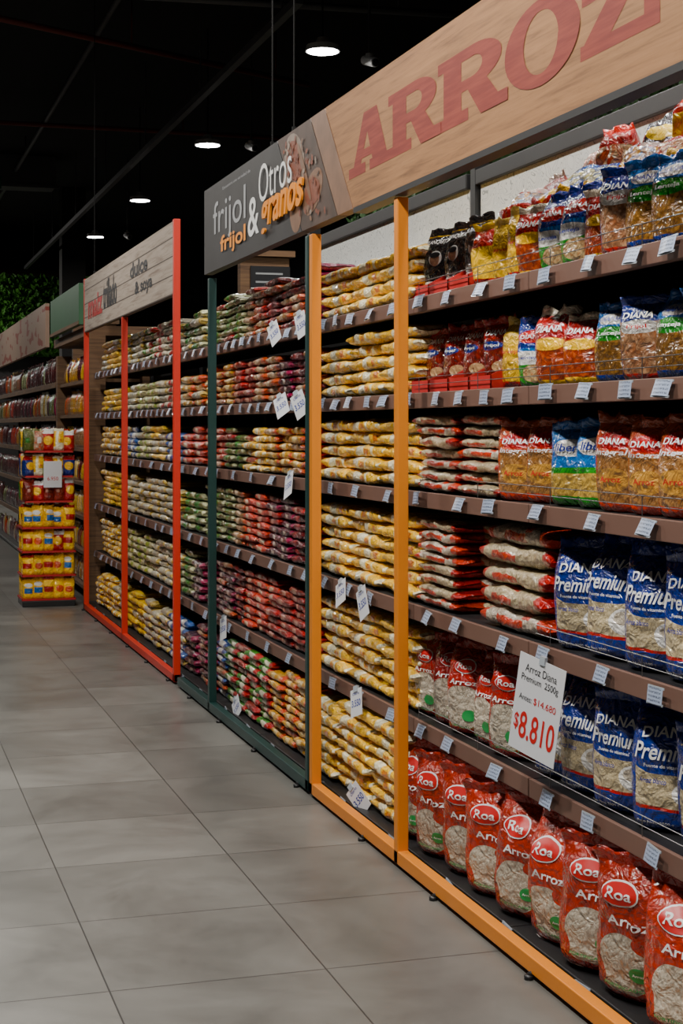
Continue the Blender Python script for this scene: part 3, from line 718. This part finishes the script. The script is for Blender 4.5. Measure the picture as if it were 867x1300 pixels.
# ------------------------------------------------------------------ price tags
M_tag, nt, b = newmat('printed_price_card')
uv = N(nt, 'ShaderNodeUVMap'); uv.uv_map = 'UVMap'; sp = N(nt, 'ShaderNodeSeparateXYZ'); nt.links.new(uv.outputs[0], sp.inputs[0])
n1 = N(nt, 'ShaderNodeTexNoise'); inp(n1, 'Scale', 28); mpp = N(nt, 'ShaderNodeMapping'); inp(mpp, 'Scale', (1, .35, 1)); nt.links.new(uv.outputs[0], mpp.inputs[0]); nt.links.new(mpp.outputs[0], n1.inputs['Vector'])
line = mth(nt, 'GREATER_THAN', mth(nt, 'FRACT', mth(nt, 'MULTIPLY', sp.outputs[1], 4.0)), .5)
ink = mth(nt, 'MULTIPLY', line, mth(nt, 'GREATER_THAN', n1.outputs['Fac'], .47))
inr = mth(nt, 'MULTIPLY', mth(nt, 'GREATER_THAN', sp.outputs[0], .08), mth(nt, 'LESS_THAN', sp.outputs[0], .92))
ink = mth(nt, 'MULTIPLY', mth(nt, 'MULTIPLY', ink, inr), .8)
nt.links.new(mixc(nt, ink, (.36, .43, .58), (.05, .06, .1)), b.inputs['Base Color']); inp(b, 'Roughness', .3)
b = MB(); w, h = .080, .040
v = []; NX = 6
for j in range(2):
    for i in range(NX+1): v.append((-.0004-.004*math.sin(math.pi*i/NX), w/2-w*i/NX, -h/2+h*j))
b.add(v, [(i, i+1, NX+2+i, NX+1+i) for i in range(NX)], [(i/NX, j) for j in range(2) for i in range(NX+1)])
b.box(.0005, .003, -w/2-.002, w/2+.002, -h/2-.003, -h/2+.003, 1); b.box(.0005, .003, -w/2-.002, w/2+.002, h/2-.003, h/2+.003, 1)
tagme = b.mesh('price_tag', [M_tag, M_clip])
cnt = 0
for si in range(6):
    zz = SZ[si]-.022 if si else .035
    y = 3.12+R.uniform(0, .1)
    while y < 13.1 and cnt < 298:
        x = SF-.007 if si else SF-.068
        mk('price_tag', tagme, loc=(x-.010, y, zz+R.uniform(-.004, .006)), rot=(R.uniform(-.06, .06), R.uniform(.1, .45), R.uniform(-.12, .05)),
               label='small white shelf price tag on rail', cat='price tag', group='shelf price tags'); cnt += 1
        y += R.uniform(.17, .30) if si > 3 else R.uniform(.24, .42)
        if si == 0: y += .2
M_card = pmat('white_card', (.66, .67, .70), .5, var=.03)
def pcard(px, zc, X, w, h, rz, roll, lines, lbl, tilt=0.1, grp='large paper price cards'):
    y = Yof(px, X)
    e = mk('price_card', None, loc=(X, y, zc), label=lbl, cat='price card', group=grp)
    e.rotation_euler = (Matrix.Rotation(rz, 4, 'Z') @ Matrix.Rotation(tilt, 4, 'Y') @ Matrix.Rotation(roll, 4, 'X')).to_euler()
    b = MB(); b.box(0, .0015, -w/2, w/2, -h/2, h/2); mk('card', b.mesh('card', [M_card]), parent=e)
    for s, u0, u1, v0, v1, m in lines:
        b = MB(); plane_text(b, s, w/2-w*u0, w/2-w*u1, -h/2+h*v0, -h/2+h*v1, -.001, 0, off=.012 if v1-v0 > .1 else 0)
        mk('lettering', b.mesh('card_lettering', [(M_blackp, M_redp, M_bluep)[m]]), parent=e)
    b = MB(); b.box(-.004, .006, -.012, .012, h/2-.012, h/2+.012); mk('clip', b.mesh('clip', [M_clip]), parent=e, label='clear plastic clip')
    return e
pcard(681, .715, 1.80, .215, .275, .22, .14,
      [('Arroz Diana', .16, .84, .83, .91, 0), ('Premium  2500g', .1, .9, .71, .80, 0), ('Antes:', .1, .38, .53, .59, 0), ('$14.680', .42, .9, .52, .60, 1), ('$', .06, .16, .20, .38, 1), ('8.810', .18, .94, .14, .42, 1)],
      'white paper price sign with red 8.810 price clipped to shelf', tilt=.06, grp='promotional price sign')
small = [('Oferta', .2, .8, .78, .88, 2), ('3.550', .12, .9, .35, .6, 2)]
for px, si, dz in ((432, 2, .0), (460, 2, -.01), (452, 1, .0), (455, 0, .0), (380, 4, .01), (357, 4, .01), (348, 5, .01), (382, 5, .02), (366, 3, .0), (283, 1, 0), (300, 0, .03)):
    pcard(px, SZ[si]-.03+dz if si else .08, SF-.045, .075*R.uniform(.9, 1.1), .12*R.uniform(.85, 1.05), R.uniform(.1, .5), -R.uniform(.35, .75) if si else -.95, small, 'white paper price card clipped to shelf edge', tilt=R.uniform(.1, .3))

# ------------------------------------------------------------------ lights and ceiling things
M_led = pmat('led_lens', (1, 1, 1), .4, emit=(1, .98, .95), es=30)
M_hous = pmat('white_lamp_housing', (.5, .5, .5), .4)
def downlight(x, y, z, power, size=.27):
    e = mk('ceiling_downlight', None, loc=(x, y, z), label='round LED downlight hanging from dark ceiling', cat='ceiling lamp', group='round ceiling downlights')
    b = MB(); r = size/2
    b.cyl((0, 0, .004), (0, 0, .05), r, 32, r1=r*.93); b.cyl((0, 0, .05), (0, 0, .11), r*.5, 24, r1=r*.3)
    mk('lamp_housing', b.mesh('lamp_housing', [M_hous], False), parent=e)
    b = MB(); b.cyl((0, 0, 0), (0, 0, .004), r*.9, 32); mk('lens', b.mesh('lens', [M_led]), parent=e, label='glowing LED lens')
    b = MB(); b.cyl((0, 0, .11), (0, 0, RZ-z), .006, 8); mk('suspension_rod', b.mesh('suspension_rod', [M_rod]), parent=e)
    ld = bpy.data.lights.new('lamp_light', 'AREA'); ld.shape = 'DISK'; ld.size = size; ld.energy = power; ld.color = (1, .955, .885)
    lo = bpy.data.objects.new('lamp_light', ld); COL.objects.link(lo); lo.location = (0, 0, -.01); lo.parent = e
for d in (12.16, 16.2, 20.15, 24.0):
    X = 3.4; downlight(X, (d-X*SIN)/COS, 4.4, 40)
for y, p in ((1.7, 150), (4.4, 150), (7.6, 98), (11.0, 78), (15.0, 42), (20, 38), (26, 34)):
    downlight(.15, y, 4.4, p, .24)
downlight(-.75, 29.6, 4.9, 380, .36)  # added lamp, out of view, brightens the far plant wall
for y, p in ((3.0, 34), (4.7, 34), (6.6, 32), (8.6, 16)):  # added lamps, out of view behind the signs, light top pile and backboard
    downlight(2.0, y, 4.4, p, .27)
w = bpy.data.worlds.new('World'); scene.world = w; w.use_nodes = True
w.node_tree.nodes['Background'].inputs[0].default_value = (.6, .7, .9, 1); w.node_tree.nodes['Background'].inputs[1].default_value = .01

M_pipe = pmat('dark_grey_conduit', (.08, .08, .085), .5)
M_rpipe = pmat('red_sprinkler_pipe', (.16, .018, .01), .6)
b = MB(); b.box(-.03, .03, 0, 20, -.03, .03)
for y in range(0, 20, 3): b.cyl((0, y+.5, .03), (0, y+.5, RZ-4.6), .008, 6)
mk('lighting_track', b.mesh('lighting_track', [M_pipe]), loc=(3.03, 11, 4.6), label='long dark ceiling track above the aisle', cat='ceiling track')
for (a, c, m_, lb) in (((.4, 13.8, 5.12), (4.5, 16.0, 5.12), M_rpipe, 'dull red sprinkler pipe under black ceiling'), ((.4, 20, 5.3), (7.5, 20, 5.3), M_rpipe, 'dull red sprinkler pipe under black ceiling'),
                   ((1.0, 12.6, 4.95), (7.5, 12.1, 4.95), M_pipe, 'dark grey conduit under black ceiling'), ((2.2, 12, 5.35), (2.2, 33, 5.35), M_pipe, 'dark grey conduit under black ceiling')):
    b = MB(); b.cyl(a, c, .03, 10)
    for t in (.1, .5, .9):
        p = Vector(a).lerp(Vector(c), t); b.cyl(p, (p.x, p.y, RZ), .008, 6)
    mk('sprinkler_pipe' if m_ is M_rpipe else 'ceiling_conduit', b.mesh('pipe', [m_], True), label=lb, cat='pipe', group='ceiling pipes')
b = MB(); b.box(0, 3.2, 0, .6, 0, .45); b.box(-.05, 3.25, -.02, .0, -.03, .02)
mk('air_duct', b.mesh('air_duct', [M_pipe]), loc=(-.4, 24, 5.14), label='dark rectangular air duct against black ceiling', cat='duct')
M_exit = pmat('dim_green_panel', (.02, .10, .06), .5)
e = mk('hanging_panel', None, loc=(1.2, 20.5, 4.55), label='small dim green hanging panel under ceiling', cat='hanging sign')
boxo('panel', (0, .5, 0, .04, 0, .16), M_exit, parent=e); boxo('stem', (.24, .26, .01, .03, .16, RZ-4.55), M_rod, parent=e)
for d in (12.5, 16.3, 23.9):
    X = 3.85; e = mk('security_camera', None, loc=(X, (d-X*SIN)/COS, 4.4), label='small ceiling security camera on a stem', cat='security camera', group='ceiling security cameras')
    b = MB(); b.cyl((0, 0, .06), (0, 0, RZ-4.4), .012, 8); mk('stem', b.mesh('stem', [M_pipe]), parent=e)
    b = MB(); b.cyl((-.02, .06, .03), (.02, -.09, -.02), .04, 16); b.cyl((0, 0, .02), (0, 0, .07), .03, 12); mk('body', b.mesh('body', [M_hous]), parent=e, bevel=.004)
    b = MB(); b.cyl((.019, -.085, -.019), (.022, -.1, -.024), .03, 16); mk('lens', b.mesh('lens', [M_black]), parent=e)

M_leaf = pmat('green_leaves', (.05, .19, .015), .6, var=.6, scale=3)
M_leafd = pmat('dark_green_leaves', (.018, .065, .010), .7, var=.6, scale=3)
def hedge(name, x0, x1, y0, y1, z0, z1, n, ls, lm_):
    b = MB(); rr = random.Random(5)
    for i in range(n):
        p = Vector((rr.uniform(x0, x1), rr.uniform(y0, y1), rr.uniform(z0, z1)))
        M = Matrix.Rotation(rr.uniform(0, 6.28), 3, 'Z') @ Matrix.Rotation(rr.uniform(-1.2, 1.2), 3, 'X') @ Matrix.Rotation(rr.uniform(-1, 1), 3, 'Y')
        s = ls*rr.uniform(.6, 1.3)
        q = [M @ Vector(v)*s for v in ((0, 0, 0), (.35, .12, .45), (0, 0, 1), (-.35, .12, .45))]
        b.add([p+k for k in q], [(0, 1, 2, 3)])
    return mk(name, b.mesh(name, [lm_]), label='green leafy plant wall high behind the shelving', cat='plant wall', kind='stuff')
hedge('plant_wall', 3.98, 4.09, 3, 13, 2.1, 3.30, 16000, .07, M_leafd)
hedge('plant_wall', .5, 4.5, 31.55, 31.76, 2.9, 4.45, 9000, .13, M_leaf)
boxo('partition_panel', (4.18, 4.28, 2.5, 13.5, 0, 3.35), M_backp, label='dark partition carrying the plant wall', cat='partition')
boxo('partition_panel', (.4, 4.6, 31.90, 32.05, 0, 4.55), M_backp, label='dark far partition carrying the plant wall', cat='partition')
boxo('ceiling_column', (3.25, 3.65, 27, 27.4, 0, RZ), M_backp, label='dark square column reaching the ceiling', cat='column')
for X, Y, ww, zt in ((3.2, 12.7, .42, 2.92), (3.1, 22.0, .6, 2.95)):
    e = mk('menu_board', None, loc=(X, Y, 0), label='timber header with small blackboard behind the shelving', cat='board', group='timber blackboards')
    boxo('timber_panel', (-ww/2, ww/2, 0, .1, 0, zt), M_woodd, parent=e, bevel=.004)
    boxo('cap', (-ww/2-.04, ww/2+.04, -.04, .14, zt, zt+.05), M_woodd, parent=e)
    b = MB(); b.box(-ww*.3, ww*.5, -.02, -.002, zt-.36, zt-.08); mk('blackboard', b.mesh('blackboard', [M_blackp]), parent=e)
    b = MB()
    for k in range(3): b.box(-ww*.2, ww*.35-.05*k, -.022, -.0205, zt-.15-.07*k, zt-.135-.07*k)
    mk('chalk_lines', b.mesh('chalk_lines', [M_greyp]), parent=e)

# ------------------------------------------------------------------ wooden end unit + far run
def product_strip(name, y0, y1, pitch, zs, xf, mats, hmin, hmax, seed, label, cat, group):
    rr = random.Random(seed); protos = {}
    for z in zs:
        y = y0; key = None
        while y < y1:
            if key is None or rr.random() < .35: key = rr.choice(mats)
            k = (key, rr.randrange(2))
            if k not in protos:
                h_ = rr.uniform(hmin, hmax)
                bo, s_ = upright_mbs(pitch*.93, h_, .07, rr.randrange(99), nr=8, nc=12)
                bo.add(s_.v, s_.f, s_.uv)
                protos[k] = bo.mesh(name, [LY[key]], True)
            mk(name, protos[k], loc=(xf+.05, y, z+.001), rot=(0, 0, -math.pi/2+rr.uniform(-.2, .2)), label=label, cat=cat, group=group)
            y += pitch
e = mk('timber_shelving', None, loc=(1.83, 13.32, 0), label='brown timber shelving unit with packaged goods', cat='store shelving')
for x, y in ((0, 0), (0, 2.25), (.45, 0), (.45, 2.25)):
    boxo('post', (x, x+.14, y, y+.12, 0, 2.28 if y == 0 else 2.2), M_woodd, parent=e, bevel=.004)
TZ = (.12, .42, .72, 1.02, 1.32, 1.62, 1.92)
for z in TZ:
    boxo('shelf_board', (0.02, .5, .12, 2.25, z-.03, z), M_woodd, parent=e)
boxo('back_panel', (.5, .52, .12, 2.25, .1, 2.2), M_backp, parent=e)
boxo('top_beam', (-.02, .6, 0, 2.37, 2.28, 2.36), M_woodd, parent=e)
product_strip('food_packet', 13.54, 15.5, .12, TZ, 1.87, ['yellow', 'cream', 'orange', 'tan', 'tan', 'orange', 'darkred'], .18, .24, 4, 'small upright packet of food on timber shelf', 'food packet', 'packets on timber shelving')
M_tealp = pmat('green_sign_print', (.03, .12, .05), .5)
e = mk('aisle_sign', None, loc=(FX, 13.45, 2.38), label='plain green fascia sign', cat='sign')
boxo('sign_board', (0, .04, 0, 2.1, 0, .35), M_tealp, parent=e); boxo('edge_strip', (-.006, -.001, -.0, 2.1, -.0, .03), M_woodd, parent=e)
M_pink, nt, b = newmat('salmon_print_with_red_marks')
tc = N(nt, 'ShaderNodeTexCoord'); mp = N(nt, 'ShaderNodeMapping'); nt.links.new(tc.outputs['Object'], mp.inputs[0]); inp(mp, 'Scale', (1, 2.5, 9))
n1 = N(nt, 'ShaderNodeTexNoise'); inp(n1, 'Scale', 1.0); inp(n1, 'Detail', 1); nt.links.new(mp.outputs[0], n1.inputs['Vector'])
nt.links.new(mixc(nt, mth(nt, 'GREATER_THAN', n1.outputs['Fac'], .60), (.38, .25, .18), (.28, .05, .03)), b.inputs['Base Color'])
e = mk('aisle_sign', None, loc=(FX, 16.0, 2.31), label='pale salmon fascia sign with faded red print', cat='sign')
boxo('sign_board', (0, .04, 0, 9, 0, .44), M_pink, parent=e)
for i in range(9):
    unit(16.0+i, 'dark gondola bay with dark brown shelf edges', M_woodd)
product_strip('snack_pouch', 16.1, 24.9, .2, SZ, SF, ['darkred', 'tan', 'orange', 'white', 'redorange', 'purple', 'darkred', 'green'], .2, .27, 9, 'small upright pouch of packaged food on dark shelf', 'food pouch', 'pouches on dark shelving')

# ------------------------------------------------------------------ floor display rack
M_dispr = pmat('red_display_card', (.45, .012, .012), .5)
DX, DY = 1.50, 13.55
e = mk('display_rack', None, loc=(DX, DY, 0), label='freestanding red and yellow tiered display rack with price sheet', cat='display stand')
b = MB(); b.box(-.22, .22, -.2, .2, 0, .05); mk('base', b.mesh('base', [M_black]), parent=e, bevel=.005)
b = MB(); b.box(-.012, .012, -.012, .012, .05, 1.5); mk('pole', b.mesh('pole', [M_dispr]), parent=e)
tz = [.06, .26, .46, .66, .88, 1.09, 1.30]
for k, z in enumerate(tz):
    b = MB(); wd = .225 if k < 4 else .20
    b.box(-wd, wd, -.2, .2, z-.008, z)
    for q in ((-wd, -wd+.006, -.2, .2), (wd-.006, wd, -.2, .2), (-wd, wd, -.2, -.194), (-wd, wd, .194, .2)): b.box(q[0], q[1], q[2], q[3], z, z+.008)
    mk('tray', b.mesh('tray', [M_dispr]), parent=e)
b = MB(); b.box(-.05, .10, -.245, -.24, 1.0, 1.22); mk('price_sheet', b.mesh('price_sheet', [M_card]), parent=e, label='white price sheet')
v, f, _ = textgeo('6.950', 0, .0); b = MB(); b.add([(-.02+.09*a, -.2465, 1.06+.03*c) for a, c in v], f); mk('price_lettering', b.mesh('price_lettering', [M_redp]), parent=e)
LY['ylab'] = lm('ylab', YB, [('rect', .2, .8, .3, .55, LBLUE), ('ell', .5, .7, .3, .1, WHT)])
LY['yred'] = lm('yred', YB, [('rect', .15, .85, .35, .6, REDc), ('rect', 0, 1, .88, 1, REDc)])
LY['yplain'] = lm('yplain', YB, [('ell', .5, .45, .3, .15, C(.7, .1, .03))])
LY['redlab'] = lm('redlab', REDc, [('ell', .5, .5, .35, .2, YEL), ('rect', 0, 1, .8, 1, WHT)])
LY['bluelab'] = lm('bluelab', BLUE, [('ell', .5, .5, .35, .2, YEL), ('rect', 0, 1, .8, 1, REDc)])
pm = {}
TK = [['ylab', 'yplain', 'yred'], ['ylab', 'yred', 'yplain', 'yplain'], ['ylab', 'yred', 'redlab', 'yplain'], ['yplain', 'yred', 'yplain', 'ylab'], ['redlab', 'redbean', 'yred', 'redorange'], ['redorange', 'redlab', 'bluelab', 'yellow2'], ['redorange', 'redlab', 'yellow2', 'green', 'clearmix', 'redlab']]
RD = random.Random(21)
for k, z in enumerate(tz):
    for ix in range(5):
        for iy in range(3):
            x = DX-.168+.084*ix; y = DY-.14+.14*iy
            if abs(x-DX) < .05 and iy == 1: continue
            key = RD.choice(TK[k]); vi = RD.randrange(2); kk = (key, vi)
            if kk not in pm:
                bo, s_ = upright_mbs(.105, (.190, .172)[vi], .09, 5+vi*4, nr=10, nc=14, wr=1.6); bo.add(s_.v, s_.f, s_.uv); pm[kk] = bo.mesh('pouch', [LY[key]], True)
            mk('chip_bag' if k >= 4 else 'oil_pouch', pm[kk], loc=(x, y+RD.uniform(-.015, .015), z+.001), rot=(RD.uniform(-.08, .12), 0, RD.uniform(-.5, .5)), label='red snack bag on display rack' if k >= 4 else 'yellow pouch with coloured label on display rack', cat='food pouch', group='packs on display rack')

# ------------------------------------------------------------------ camera
cd = bpy.data.cameras.new('Camera'); co = bpy.data.objects.new('Camera', cd); COL.objects.link(co)
cd.sensor_fit = 'AUTO'; cd.sensor_width = 36; cd.lens = 36*2000/1300
cd.shift_y = -107/1300; cd.clip_end = 100
co.location = (0, 0, H0); co.rotation_euler = (math.pi/2, 0, -math.atan2(608.5, 2000))
scene.camera = co
